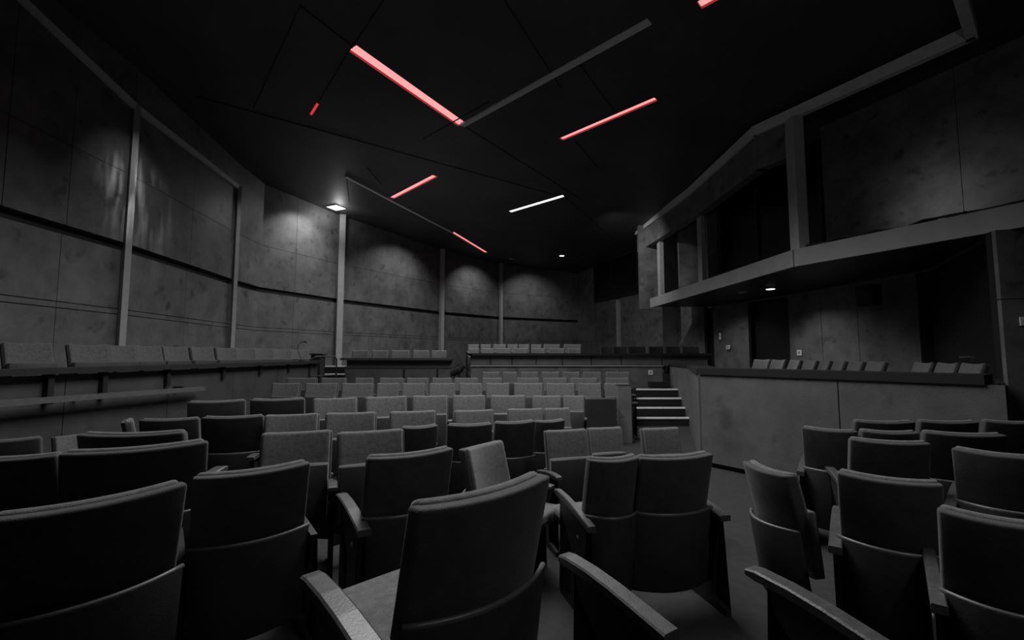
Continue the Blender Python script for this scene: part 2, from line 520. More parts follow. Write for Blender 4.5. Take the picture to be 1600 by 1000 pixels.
# pale niche panels, control room glass, upper rear wall
bm = bmesh.new()
box(bm, (4.95, 13.3, 3.15), (5.6, 13.4, 5.3)); box(bm, (5.02, 11.5, 3.15), (5.35, 11.6, 5.3))
struct(obj('wall_balcony_niche', bm, M_WALL_R))
bm = bmesh.new(); p0, p1 = (5.2, 11.2), (5.95, 8.5); L = hypot(.75, 2.7)
wall_pieces(bm, p0, p1, 0, L, 3.15, 5.6, -0.03, 0.0, -1)
wi = struct(obj('window_2', bm, M_GLASS)); bm = bmesh.new()
for u in (0, L * .42, L - .06): wall_pieces(bm, p0, p1, u, u + .06, 3.15, 5.6, 0.0, 0.05, -1)
obj('mullion', bm, M_BLACK, wi)
bm = bmesh.new(); p0, p1 = (6.0, 8.5), (8.4, 3.6); L = hypot(2.4, 4.9)
wall_pieces(bm, p0, p1, 0, L * .36, 3.15, 5.95, 0.0, 0.06, -1, .004); wall_pieces(bm, p0, p1, L * .36, L, 3.15, 5.95, 0.0, 0.06, -1, .004)
wall_pieces(bm, p0, p1, 0, L, 3.15, 5.95, -0.08, -0.0, -1)
struct(obj('wall_balcony_rear', bm, M_WALL_R))

# ------------------------------------------------------------------ left gallery front, counter, rail
GL0, GL1 = (-4.6, -1.2), (-4.55, 10.7)
bm = bmesh.new(); L = hypot(.05, 11.9)
us = [0, 3.4, 5.9, 7.3, 8.7, 10.1, L]
for a, b in zip(us[:-1], us[1:]):
    wall_pieces(bm, GL0, GL1, a, b, 0.0, 1.22, -0.05, 0.0, -1, .004)
wall_pieces(bm, GL0, GL1, 0, L, 0, 1.22, -0.06, -0.04, -1)
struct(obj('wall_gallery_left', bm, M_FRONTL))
bm = bmesh.new(); wall_pieces(bm, GL0, GL1, 5.6, 11.6, 0.0, 0.05, 0.0, 0.02, -1)
struct(obj('baseboard_left', bm, M_BLACK))
t = empty('gallery_counter', (-4.6, 5, 1.22))
tag(t, 'long black counter along the front of the left gallery', 'counter')
bm = bmesh.new(); wall_pieces(bm, (0.0, -6.2), (0.05, 5.7), 0, L, 0.015, 0.075, -0.12, 0.10, -1)
obj('counter_top', bm, M_DARK, t)
for y, h in ((-.5, .28), (.1, .28), (1.04, .2), (2.2, .17), (3.25, .15), (4.3, .14), (5.3, .14)):
    bm = bmesh.new(); box(bm, (0.01, y - .03, -h), (0.08, y + .03, 0.015))
    obj('bracket', bm, M_BLACK, t)
t = empty('handrail', (-4.44, 5, 1.0)); tag(t, 'grey handrail on the front wall below the left counter', 'handrail')
bm = bmesh.new()
hexa(bm, [(-.03, -4.5, .05), (.03, -4.5, .05), (.03, 1.6, -.085), (-.03, 1.6, -.085), (-.03, -4.5, .11), (.03, -4.5, .11), (.03, 1.6, -.03), (-.03, 1.6, -.03)])
obj('rail', bm, M_RAIL, t)
for y in (-1.5, -.2, 1.2):
    bm = bmesh.new(); box(bm, (-.15, y - .015, -.05), (-.0, y + .015, 0.0)); obj('bracket', bm, M_FRAME, t)
# end of the left gallery: tube railing, lectern, gooseneck microphone
t = empty('end_railing', (-4.45, 10.75, .65)); tag(t, 'black tube railing closing the rear end of the left gallery', 'railing')
bm = bmesh.new(); tube(bm, [(-.08, -.5, 0), (-.08, -.5, .68), (-.02, -.35, .74), (.22, .1, .74), (.26, .16, .68), (.26, .16, 0)], .018); obj('top_rail', bm, M_FRAME, t)
bm = bmesh.new(); tube(bm, [(-.08, -.5, .3), (.26, .16, .3)], .014); obj('cross_bar', bm, M_FRAME, t)
bm = bmesh.new(); tube(bm, [(.1, -.15, 0), (.1, -.15, .74)], .014); obj('upright', bm, M_FRAME, t)
t = empty('lectern', (-4.86, 11.45, .65)); tag(t, 'dark lectern with flat top at the end of the left gallery counter', 'lectern')
bm = bevelled((-.12, -.15, 0), (.12, .15, .78), .01); obj('body', bm, M_DARK, t)
bm = bevelled((-.2, -.2, .78), (.17, .2, .82), .01); obj('top', bm, M_ARM, t)
t = empty('gooseneck_microphone', (-4.52, 9.8, 1.295)); tag(t, 'thin gooseneck microphone on the end of the left counter', 'microphone')
bm = bmesh.new(); disc(bm, (0, 0, 0), (0, 0, 1), .05, .02); obj('base', bm, M_FRAME, t)
bm = bmesh.new(); tube(bm, [(0, 0, .02), (-.04, 0, .12), (-.09, 0, .25), (-.08, 0, .34), (-.02, 0, .40), (.06, 0, .42)], .008); obj('gooseneck', bm, M_FRAME, t)
bm = bmesh.new(); tube(bm, [(.05, 0, .425), (.07, 0, .418), (.10, 0, .40)], .02); obj('capsule', bm, M_FRAME, t)

# steps to the rear left, two bright nosings
def steps(label, items, x_of, extra=None):
    t = empty('steps', items[0][:3]); o0 = Vector(items[0][:3])
    t['kind'] = 'structure'
    for (xc, y, z, wd, dp) in items:
        bm = bmesh.new(); box(bm, Vector((xc - wd / 2, y, 0)) - o0, Vector((xc + wd / 2, y + dp, z - .03)) - o0); obj('tread', bm, M_BLACK, t)
        bm = bmesh.new(); box(bm, Vector((xc - wd / 2, y - .02, z - .03)) - o0, Vector((xc + wd / 2, y + .06, z)) - o0); obj('nosing', bm, M_STEEL if False else M_TRIM2, t)
    return t
M_TRIM2 = mat('pale_step_nosing', 0.8, 0.35, mottle=0.15, scale=12)
steps('', [(-4.74, 12.2, .93, .70, .35), (-4.84, 12.55, 1.13, .72, 1.5)], None)
steps('', [(2.93, 9.3, .17, 1.75, .28), (2.95, 9.58, .34, 1.65, .28), (2.97, 9.86, .51, 1.58, .28), (2.97, 10.14, .68, 1.52, .75)], None)

# ------------------------------------------------------------------ rear left gallery front
bm = bmesh.new(); box(bm, (-4.02, 11.0, 0), (-1.45, 11.06, 1.10)); box(bm, (-4.02, 11.12, 1.1), (-1.45, 11.16, 1.32))
struct(obj('wall_gallery_rear', bm, M_FRONT))
t = empty('gallery_counter', (-2.74, 11.1, 1.3)); tag(t, 'short black counter in front of the five rear seats', 'counter')
bm = bmesh.new(); box(bm, (-1.38, -.16, .0), (1.30, .2, .055)); obj('counter_top', bm, M_ARM, t)
bm = bmesh.new(); box(bm, (-1.29, -.12, -.19), (1.29, 0, -.15)); obj('shelf', bm, M_ARM, t)
for x in (.15, .95):
    bm = bmesh.new(); box(bm, (x - .02, -.13, -.42), (x + .02, -.1, -.2)); obj('bracket', bm, M_BLACK, t)
# stage projector on a stand beside it
t = empty('stage_projector', (-1.25, 10.95, 0)); tag(t, 'small black stage projector on a stand right of the rear counter', 'projector')
bm = bmesh.new(); tube(bm, [(-.02, 0, 0), (-.02, 0, 1.0)], .02); obj('stand', bm, M_FRAME, t)
bm = bmesh.new(); tube(bm, [(-.18, 0.03, .98), (.02, -.03, 1.08)], .085, 12); obj('lamp_body', bm, M_FRAME, t)
bm = bmesh.new(); tube(bm, [(.0, -.02, 1.05), (.12, -.05, 1.17)], .05, 10); tube(bm, [(.02, -.02, 1.03), (.19, -.04, 1.04)], .012); obj('shutter', bm, M_FRAME, t)
bm = bmesh.new(); tube(bm, [(-.14, .02, .9), (-.14, .02, 1.12), (-.02, .0, 1.2)], .012); obj('yoke', bm, M_FRAME, t)

# ------------------------------------------------------------------ rear right gallery front (parapet, desk front, counter)
bm = bmesh.new()
xs = [-.98, 2.55, 2.62, 3.58]
box(bm, (-.98, 10.88, 0), (2.55, 10.94, 1.155)); box(bm, (2.558, 10.88, 0), (3.58, 10.94, 1.155))
struct(obj('wall_parapet', bm, M_WALL_R))
bm = bmesh.new(); box(bm, (-.98, 10.84, 1.155), (3.6, 10.98, 1.175)); struct(obj('trim_10', bm, M_FASCIA))
t = empty('gallery_counter', (1.9, 10.95, 1.175)); tag(t, 'long black counter with panelled front before the rear right seat rows', 'counter')
bx = [-1.0, -.52, -.0, .58, 1.21, 1.90, 2.62, 3.6, 4.7]
for a, b in zip(bx[:-1], bx[1:]):
    bm = bmesh.new(); box(bm, (a + .012 - 1.9, 0, 0), (b - .012 - 1.9, .04, .225)); obj('front_panel', bm, M_FRONT, t)
bm = bmesh.new(); box(bm, (-2.9, .04, 0), (2.8, .06, .24)); obj('backing', bm, M_BLACK, t)
bm = bmesh.new(); box(bm, (-2.93, -.12, .235), (2.85, .3, .29))
hexa(bm, [(-3.03, .25, .27), (-2.93, -.12, .235), (-2.85, -.12, .235), (-2.95, .3, .27), (-3.03, .25, .36), (-2.93, -.12, .29), (-2.85, -.12, .29), (-2.95, .3, .36)])
obj('counter_top', bm, M_BLACK, t)
bm = bmesh.new(); box(bm, (3.6, 10.9, 0), (3.85, 10.96, .98)); struct(obj('wall_passage', bm, M_DARK))
bm = bmesh.new(); box(bm, (3.2, 10.55, .68), (3.62, 10.8, .80)); o = obj('step_block', bm, M_BLACK); struct(o)

# ------------------------------------------------------------------ right gallery front and side
bm = bmesh.new()
P0, P1 = (2.50, 6.02), (4.10, 3.80)
L = hypot(1.6, 2.22)
wall_pieces(bm, P0, P1, 0, L * .565, .06, 1.17, 0.0, 0.05, -1, .005); wall_pieces(bm, P0, P1, L * .565, L, .06, 1.17, 0.0, 0.05, -1, .005)
struct(obj('wall_gallery_right', bm, M_FRONT))
bm = bmesh.new(); wall_pieces(bm, P0, P1, 0, L, 0, 1.17, -0.05, 0.0, -1)
wall_pieces(bm, P1, (5.65, 5.3), 0, 2.1, 0, 1.17, -0.05, 0.0, -1)
struct(obj('wall_gallery_right_backing', bm, M_BLACK))
bm = bmesh.new(); Q1 = (3.62, 9.28); L2 = hypot(1.12, 3.26)
wall_pieces(bm, Q1, P0, 0, L2, 0, 1.17, 0.0, 0.05, -1); wall_pieces(bm, (3.78, 10.8), Q1, 0, 1.53, 0, 1.17, 0, .05, -1)
struct(obj('wall_gallery_right_side', bm, M_FRONT))
t = empty('gallery_counter', (*P0, 1.17)); tag(t, 'black counter along the top of the tall right gallery front', 'counter')
def sub(p): return (p[0] - P0[0], p[1] - P0[1])
bm = bmesh.new(); wall_pieces(bm, sub(P0), sub(P1), -.02, L - .12, .0, .085, -.3, .07, -1); obj('counter_top', bm, M_BLACK, t)
bm = bmesh.new(); wall_pieces(bm, sub(Q1), sub(P0), 0, L2, .0, .07, -.25, .07, -1)
wall_pieces(bm, sub((3.78, 10.8)), sub(Q1), 0, 1.53, .0, .07, -.25, .07, -1); obj('side_counter', bm, M_BLACK, t)

# ------------------------------------------------------------------ small fittings
def plate(name, label, cat, c, n, wd, h, th=.015):
    n = Vector((n[0], n[1], 0)).normalized(); a = atan2(n.y, n.x) + pi / 2
    t = empty(name, c, a); tag(t, label, cat)
    bm = bevelled((-wd / 2, -th, -h / 2), (wd / 2, 0.0, h / 2), .004); obj('cover', bm, M_WHITE, t)
    bm = bmesh.new(); disc(bm, (0, -th, 0), (0, -1, 0), wd * .25, .002); obj('insert', bm, M_FASCIA, t)
plate('wall_socket', 'white wall socket on the parapet beside the right-hand steps', 'socket', (3.29, 10.878, 1.01), (0, -1), .11, .11)
plate('wall_socket', 'white wall socket on the pale wall right of the wide dark door', 'socket', (6.84, 10.85, 1.48), (-.99, -.14), .14, .13)
plate('wall_socket', 'white wall socket low on the narrow wall between the dark doors', 'socket', (6.29, 13.25, 1.65), (-.95, -.3), .14, .12)
plate('light_switch', 'small upright white switch on the narrow wall between the dark doors', 'switch', (6.18, 13.5, 1.98), (-.95, -.3), .08, .2)
plate('wall_sign', 'small white plate on the near right wall at the photo edge', 'sign', (5.93, 5.25, 1.81), (-.24, -.97), .1, .1)


def downlight(label, c, r, lit, square=False, rot=0):
    t = empty('downlight', c, rot); tag(t, label, 'ceiling light', 'downlights')
    if square:
        bm = bmesh.new(); box(bm, (-r, -r, -.012), (r, r, .05)); obj('housing', bm, M_WHITE, t)
        bm = bmesh.new(); box(bm, (-r * .9, -r * .9, -.02), (r * .9, r * .9, -.012)); obj('lens', bm, lit, t)
    else:
        bm = bmesh.new(); disc(bm, (0, 0, -.012), (0, 0, 1), r, .06); obj('housing', bm, M_FASCIA, t)
        bm = bmesh.new(); disc(bm, (0, 0, -.018), (0, 0, 1), r * .75, .006); obj('lens', bm, lit, t)
    return t
M_LENS = mat('dim_lens', .5, .3)
downlight('bright square downlight in the ceiling above the rear left wall', (-5.05, 12.77, zc(12.77) - .02), .19, M_WLAMP, True, R(-25))
downlight('small bright downlight far back in the ceiling right of the rear wall', (2.04, 18.38, zc(18.38) - .01), .13, M_WLAMP)
downlight('bright downlight under the balcony', (5.84, 10.2, 2.92), .12, M_WLAMP)
downlight('unlit pale downlight under the balcony left of the bright one', (5.49, 10.77, 2.92), .11, M_LENS)
downlight('unlit small downlight at the rear edge of the ceiling by the last wall strip', (-.03, 18.9, zc(18.9) - .01), .1, M_LENS)
l = bpy.data.lights.new('downlight_glow', 'POINT'); l.energy = 6; l.shadow_soft_size = .12
o = bpy.data.objects.new('downlight_glow', l); COL.objects.link(o); o.location = (-4.95, 12.72, zc(12.7) - .22)
# round speaker on the wall under the balcony
t = empty('wall_speaker', (6.9, 8.6, 2.55), R(-82)); tag(t, 'black box speaker on the pale wall under the balcony', 'speaker')
bm = bevelled((-.17, -.24, -.2), (.17, .0, .2), .03, 3); obj('cabinet', bm, M_BLACK, t)
bm = bmesh.new(); disc(bm, (0, -.24, 0), (0, -1, 0), .13, .012, 20); obj('grille', bm, M_FRAME, t)
# loose black cable on the balcony edge
bm = bmesh.new()
pts = []
for k in range(30):
    u = k / 29; p = Vector(E1).lerp(Vector(E2), min(1, u * 1.6)) if u < .625 else Vector(E2).lerp(Vector(E3), (u - .625) / .375)
    pts.append((p.x + .06, p.y + .03, 3.21 + .03 * abs(sin(u * 9)) + .012 * sin(u * 31)))
tube(bm, pts, .016, 6)
pts2 = [(x - .03 + .02 * sin(i), y, z + .02 * sin(i * 1.7)) for i, (x, y, z) in enumerate(pts[:16])]
tube(bm, pts2, .013, 6)
tag(obj('cable', bm, M_BLACK, None, True), 'loose black cable lying along the pale balcony edge', 'cable')

# ------------------------------------------------------------------ wall washing spots, and added unseen ones
lamp_spot('washer_or_added_light', (-5.0, 12.0, 5.55), (-5.75, 12.2, 3.2), 85, 115)
lamp_spot('washer_or_added_light', (-2.7, 15.0, 5.4), (-4.1, 15.6, 2.0), 60, 120)
lamp_spot('washer_or_added_light', (-0.9, 17.6, 5.4), (-1.6, 18.8, 2.8), 60, 105)
lamp_spot('washer_or_added_light', (1.4, 18.9, 5.3), (0.9, 20.8, 2.6), 50, 105)
lamp_spot('washer_or_added_light', (-4.6, 6.2, 5.3), (-5.85, 7.0, 3.0), 16, 75)
streak_spot = lamp_spot('added_streak_light', (-3.9, 6.2, 4.6), (-5.9, 6.95, 3.75), 34, 46, 0.9, 0.01)
streak_spot.data.use_nodes = True                      # unseen added spot, its noise pattern imitating reflected streaks on the wall
nt = streak_spot.data.node_tree
tcn = nt.nodes.new('ShaderNodeTexCoord'); mpn = nt.nodes.new('ShaderNodeMapping')
mpn.inputs['Rotation'].default_value = (0, 0, R(72)); mpn.inputs['Scale'].default_value = (16, 3.2, 1)
nzn = nt.nodes.new('ShaderNodeTexNoise'); nzn.inputs['Scale'].default_value = 1.0; nzn.inputs['Detail'].default_value = 2
mrn = nt.nodes.new('ShaderNodeMapRange'); mrn.inputs['From Min'].default_value = .45; mrn.inputs['From Max'].default_value = .8
mrn.inputs['To Min'].default_value = .1; mrn.inputs['To Max'].default_value = 3.0
nt.links.new(tcn.outputs['Normal'], mpn.inputs['Vector']); nt.links.new(mpn.outputs['Vector'], nzn.inputs['Vector'])
nt.links.new(nzn.outputs['Fac'], mrn.inputs['Value'])
nt.links.new(mrn.outputs['Result'], nt.nodes['Emission'].inputs['Strength'])
lamp_spot('washer_or_added_light', (-4.6, 9.4, 5.3), (-6.1, 9.9, 2.4), 22, 100)
lamp_spot('balcony_or_added_light', (5.84, 10.2, 2.88), (6.1, 9.9, 0), 42, 130)
lamp_spot('washer_or_added_light', (2.4, 12.6, 5.4), (4.9, 16.0, 2.4), 95, 110)  # unseen spot added to brighten the right rear wall
lamp_spot('balcony_or_added_light', (5.75, 6.6, 3.75), (6.9, 6.9, 3.7), 5, 130)  # added spot, no lamp here, lifts the foot of the upper wall
lamp_spot('balcony_or_added_light', (5.0, 12.6, 3.5), (5.2, 13.3, 4.0), 1.5, 130)  # weak added spot, brightens the niche panels
lamp_spot('balcony_or_added_light', (5.6, 12.4, 2.88), (5.9, 12.5, 0), 16, 130)

# ------------------------------------------------------------------ chairs
CHAIRS = {
 'near': [
  (-0.04, 1.53, 0.0, -137, 1.14, 1.07, 'B', 'L', 'down'),
 ],
 'fl': [
  (-1.39, 1.59, 0.0, -127, 1.03, 1.02, 'B', 'l', 'up'),
  (-1.17, 2.14, 0.0, -142, 0.96, 0.98, 'B', 'lr', 'up'),
 ],
 'fl2': [
  (-2.69, 2.43, 0.0, -167, 0.95, 0.97, 'B', 'L', 'up'),
  (-1.81, 2.24, 0.0, -147, 1.14, 1.07, 'B', 'R', 'up'),
 ],
 'fl3': [
  (-3.78, 3.43, 0.0, -149, 0.81, 0.87, 'B', 'L', 'up'),
  (-2.24, 2.69, 0.0, -171, 1.13, 1.06, 'B', 'R', 'up'),
 ],
 'fl3f': [
  (-4.32, 4.54, 0.0, 64, 0.65, 0.71, 'F', 'L', 'up'),
 ],
 'fl4': [
  (-3.0, 4.02, 0.0, -165, 0.91, 0.95, 'B', 'L', 'up'),
  (-2.42, 3.98, 0.0, -165, 0.96, 0.98, 'B', 'L', 'up'),
 ],
 'fl5': [
  (-2.95, 4.59, 0.0, -157, 1.0, 1.06, 'B', 'L', 'up'),
  (-2.35, 4.6, 0.0, -164, 1.0, 1.08, 'B', 'L', 'up'),
 ],
 'mid': [
  (-0.52, 2.5, 0.0, -147, 0.97, 0.98, 'B', 'L', 'up'),
 ],
 'midf': [
  (-0.26, 3.26, 0.0, 54, 0.82, 0.88, 'F', 'LR', 'down'),
 ],
 'r1': [
  (-1.55, 3.36, 0.0, 18, 0.93, 0.96, 'F', 'L', 'up'),
  (-1.04, 3.4, 0.0, 22, 0.93, 0.96, 'F', 'LR', 'up'),
 ],
 'dark': [
  (-0.74, 3.79, 0.0, -152, 0.6, 0.92, 'B', 'L', 'up'),
  (-0.34, 3.78, 0.0, -169, 0.74, 0.94, 'B', 'L', 'up'),
  (0.04, 3.92, 0.0, -162, 0.73, 0.94, 'B', 'L', 'up'),
  (0.37, 4.25, 0.0, -156, 0.61, 0.9, 'B', 'R', 'up'),
 ],
 'lit': [
  (0.41, 3.73, 0.0, 16, 0.71, 0.91, 'F', 'L', 'up'),
  (0.78, 4.02, 0.0, 13, 0.63, 0.88, 'F', 'R', 'up'),
  (1.21, 3.88, 0.0, 12, 0.68, 0.9, 'F', 'R', 'up'),
 ],
 'f2': [
  (0.57, 2.49, 0.0, -165, 0.6, 0.95, 'B', 'L', 'down'),
  (0.93, 2.55, 0.0, -166, 0.92, 0.95, 'B', 'R', 'up'),
 ],
 'low': [
  (1.36, 2.57, 0.0, 99, 0.7, 0.88, 'B', '', 'up'),
 ],
 'g1': [
  (2.34, 3.42, 0.0, 142, 0.68, 0.96, 'B', 'L', 'up'),
  (2.68, 3.25, 0.0, 167, 0.71, 0.97, 'B', 'L', 'up'),
  (3.02, 3.06, 0.0, 164, 0.9, 0.99, 'B', 'L', 'up'),
 ],
 'g2': [
  (2.37, 2.89, 0.0, 158, 0.83, 0.97, 'B', 'L', 'up'),
  (2.71, 2.59, 0.0, 131, 0.76, 0.96, 'B', 'L', 'up'),
 ],
 'g3': [
  (1.66, 2.06, 0.0, 143, 0.74, 0.96, 'B', 'L', 'up'),
 ],
 'g4': [
  (1.68, 1.6, 0.0, 141, 0.66, 0.94, 'B', 'L', 'up'),
 ],
 'g0': [
  (2.9, 3.56, 0.0, 175, 0.88, 1.0, 'B', 'L', 'up'),
  (3.4, 3.56, 0.0, 175, 0.85, 1.0, 'B', 'L', 'up'),
  (3.89, 3.55, 0.0, 170, 0.79, 1.0, 'B', 'L', 'up'),
 ],
 'c1': [
  (-1.98, 4.18, 0.0, 17, 0.9, 0.98, 'F', 'L', 'up'),
  (-1.49, 4.3, 0.0, 12, 0.9, 0.98, 'F', 'L', 'up'),
  (-0.96, 4.48, 0.0, 13, 0.88, 0.97, 'F', 'L', 'up'),
  (-0.41, 4.87, 0.0, 15, 0.83, 0.93, 'F', 'L', 'up'),
  (0.14, 5.16, 0.0, 8, 0.8, 0.91, 'F', 'L', 'up'),
  (0.49, 5.21, 0.0, 14, 0.6, 0.91, 'F', 'L', 'up'),
 ],
 'c2': [
  (-2.04, 5.33, 0.0, 18, 0.97, 1.02, 'F', 'L', 'up'),
  (-1.51, 5.51, 0.0, 20, 0.97, 1.02, 'F', 'L', 'up'),
  (-1.05, 5.94, 0.0, 6, 0.91, 0.99, 'F', 'L', 'up'),
  (-0.58, 6.21, 0.0, 6, 0.88, 0.97, 'F', 'L', 'up'),
  (-0.05, 5.99, 0.0, 0, 0.91, 0.99, 'F', 'L', 'up'),
  (0.46, 6.15, 0.0, 0, 0.76, 0.97, 'F', 'L', 'up'),
  (0.89, 6.58, 0.0, -10, 0.6, 0.93, 'F', 'L', 'up'),
 ],
 'c3': [
  (-3.95, 8.1, 0, 0, 1.0, 1.02, 'F', 'L', 'up'),
  (-3.33, 8.1, 0, 0, 1.15, 1.02, 'F', 'L', 'up'),
  (-2.7, 8.1, 0, 0, 1.12, 1.02, 'F', 'L', 'up'),
  (-2.17, 8.1, 0, 0, 0.78, 1.02, 'F', 'L', 'up'),
  (-1.72, 8.1, 0, 0, 0.8, 1.02, 'F', 'L', 'up'),
  (-1.22, 8.1, 0, 0, 0.93, 1.02, 'F', 'L', 'up'),
  (-0.72, 8.1, 0, 0, 0.8, 1.02, 'F', 'L', 'up'),
  (-0.25, 8.1, 0, 0, 0.82, 1.02, 'F', 'L', 'up'),
  (0.29, 8.1, 0, 0, 1.03, 1.02, 'F', 'L', 'up'),
  (0.85, 8.1, 0, 0, 1.03, 1.02, 'F', 'L', 'up'),
  (1.36, 8.1, 0, 0, 0.82, 1.02, 'F', 'L', 'up'),
  (1.84, 8.1, 0, 0, 0.88, 1.02, 'F', 'L', 'up'),
 ],
 'c4': [
  (-4.14, 9.1, 0.06, 0, 1.21, 1.0, 'F', 'L', 'up'),
  (-3.51, 9.1, 0.06, 0, 1.0, 1.0, 'F', 'L', 'up'),
  (-2.91, 9.1, 0.06, 0, 0.73, 1.0, 'F', 'L', 'up'),
  (-2.37, 9.1, 0.06, 0, 0.97, 1.0, 'F', 'L', 'up'),
  (-1.86, 9.1, 0.06, 0, 0.87, 1.0, 'F', 'L', 'up'),
  (-1.38, 9.1, 0.06, 0, 0.78, 1.0, 'F', 'L', 'up'),
  (-0.9, 9.1, 0.06, 0, 0.95, 1.0, 'F', 'L', 'up'),
  (-0.39, 9.1, 0.06, 0, 0.8, 1.0, 'F', 'L', 'up'),
  (0.32, 9.1, 0.06, 0, 0.9, 1.0, 'F', 'L', 'up'),
  (0.85, 9.1, 0.06, 0, 0.97, 1.0, 'F', 'L', 'up'),
  (1.42, 9.1, 0.06, 0, 1.09, 1.0, 'F', 'L', 'up'),
  (2.07, 9.1, 0.06, 0, 0.92, 1.0, 'F', 'L', 'up'),
 ],
 'c5': [
  (-0.46, 10.1, 0.12, 0, 0.76, 1.02, 'F', 'L', 'up'),
  (-0.04, 10.1, 0.12, 0, 0.63, 1.02, 'F', 'L', 'up'),
  (0.39, 10.1, 0.12, 0, 0.76, 1.02, 'F', 'L', 'up'),
  (0.85, 10.1, 0.12, 0, 0.79, 1.02, 'F', 'L', 'up'),
  (1.3, 10.1, 0.12, 0, 0.73, 1.02, 'F', 'L', 'up'),
  (1.76, 10.1, 0.12, 0, 0.82, 1.02, 'F', 'L', 'up'),
  (2.32, 10.1, 0.12, 0, 1.08, 1.02, 'F', 'L', 'up'),
 ],
 'bl': [
  (-3.89, 11.8, 0.65, 0, 0.86, 0.98, 'F', 'L', 'up'),
  (-3.39, 11.8, 0.65, 0, 0.83, 0.98, 'F', 'L', 'up'),
  (-2.87, 11.8, 0.65, 0, 0.96, 0.98, 'F', 'L', 'up'),
  (-2.34, 11.8, 0.65, 0, 0.83, 0.98, 'F', 'L', 'up'),
  (-1.88, 11.8, 0.65, 0, 0.77, 0.98, 'F', 'L', 'up'),
 ],
 'br1': [
  (-1.02, 12.2, 0.7, 0, 0.6, 0.99, 'F', 'L', 'up'),
  (-0.64, 12.2, 0.7, 0, 0.67, 0.99, 'F', 'L', 'up'),
  (-0.22, 12.2, 0.7, 0, 0.76, 0.99, 'F', 'L', 'up'),
  (0.24, 12.2, 0.7, 0, 0.76, 0.99, 'F', 'L', 'up'),
  (0.7, 12.2, 0.7, 0, 0.76, 0.99, 'F', 'L', 'up'),
  (1.2, 12.2, 0.7, 0, 0.83, 0.99, 'F', 'L', 'up'),
  (1.66, 12.2, 0.7, 0, 0.7, 0.99, 'F', 'L', 'up'),
 ],
 'br2': [
  (-1.12, 13.3, 0.85, 0, 0.62, 0.97, 'F', 'L', 'up'),
  (-0.76, 13.3, 0.85, 0, 0.6, 0.97, 'F', 'L', 'up'),
  (-0.36, 13.3, 0.85, 0, 0.76, 0.97, 'F', 'L', 'up'),
  (0.02, 13.3, 0.85, 0, 0.6, 0.97, 'F', 'L', 'up'),
  (0.35, 13.3, 0.85, 0, 0.62, 0.97, 'F', 'L', 'up'),
  (0.71, 13.3, 0.85, 0, 0.6, 0.97, 'F', 'L', 'up'),
  (1.16, 13.3, 0.85, 0, 0.98, 0.97, 'F', 'L', 'up'),
  (1.76, 13.3, 0.85, 0, 1.04, 0.97, 'F', 'L', 'up'),
 ],
 'dk': [
  (2.58, 12.6, 0.7, 0, 0.6, 1.05, 'F', 'L', 'up'),
  (2.96, 12.6, 0.7, 0, 0.73, 1.05, 'F', 'L', 'up'),
  (3.43, 12.6, 0.7, 0, 0.92, 1.05, 'F', 'L', 'up'),
  (3.95, 12.6, 0.7, 0, 0.79, 1.05, 'F', 'L', 'up'),
  (4.42, 12.6, 0.7, 0, 0.79, 1.05, 'F', 'L', 'up'),
  (4.91, 12.6, 0.7, 0, 0.88, 1.05, 'F', 'L', 'up'),
 ],
 'lg': [
  (-5.34, 5.03, 0.65, 65, 0.84, 1.0, 'F', 'L', 'up'),
  (-5.31, 5.72, 0.65, 65, 0.86, 1.0, 'F', 'L', 'up'),
  (-5.3, 6.18, 0.65, 65, 0.68, 1.0, 'F', 'L', 'up'),
  (-5.28, 6.61, 0.65, 63, 0.7, 1.0, 'F', 'L', 'up'),
  (-5.26, 7.11, 0.65, 61, 0.72, 1.0, 'F', 'L', 'up'),
  (-5.24, 7.7, 0.65, 59, 0.74, 1.0, 'F', 'L', 'up'),
  (-5.22, 8.32, 0.65, 57, 0.76, 1.0, 'F', 'L', 'up'),
  (-5.2, 8.89, 0.65, 53, 0.78, 1.0, 'F', 'L', 'up'),
  (-5.18, 9.51, 0.65, 49, 0.8, 1.0, 'F', 'L', 'up'),
  (-5.15, 10.21, 0.65, 43, 0.82, 1.0, 'F', 'L', 'up'),
  (-5.12, 11.0, 0.65, 33, 0.84, 1.0, 'F', 'L', 'up'),
 ],
 'rg': [
  (5.55, 10.15, 0.42, -70, 0.85, 1.0, 'F', 'L', 'up'),
  (5.6, 9.6, 0.42, -80, 0.81, 1.0, 'F', 'L', 'up'),
  (5.66, 9.13, 0.42, -95, 0.82, 1.0, 'F', 'L', 'up'),
  (5.61, 8.58, 0.42, -95, 0.8, 1.0, 'F', 'L', 'up'),
  (5.57, 8.12, 0.42, -95, 0.6, 1.0, 'F', 'L', 'up'),
  (5.54, 7.73, 0.42, -95, 0.62, 1.0, 'F', 'L', 'up'),
  (5.5, 7.3, 0.42, -95, 0.66, 1.0, 'F', 'L', 'up'),
  (5.46, 6.85, 0.42, -95, 0.74, 1.0, 'F', 'L', 'up'),
  (5.38, 5.98, 0.42, -95, 0.6, 1.0, 'F', 'L', 'up'),
  (5.35, 5.62, 0.42, -95, 0.6, 1.0, 'F', 'L', 'up'),
  (5.32, 5.28, 0.42, -95, 0.6, 1.0, 'F', 'L', 'up'),
 ],
 'turned': [
  (-3.6, 4.25, 0.0, 130, 0.62, 0.9, 'F', 'l', 'up'),
 ],
}


def lean(z):                                     # the back leans: top to the rear (+y)
    return (z - 0.92) * tan(R(13))


def warp(bm, bow=0.035, dip=0.010, lean_it=True):
    for v in bm.verts:
        x, y, z = v.co
        k = min(1.0, (x / 0.25) ** 2)
        y -= bow * k
        if z > 0.8: z -= dip * (1 - k)
        if lean_it: y += lean(z)
        v.co = (x, y, z)


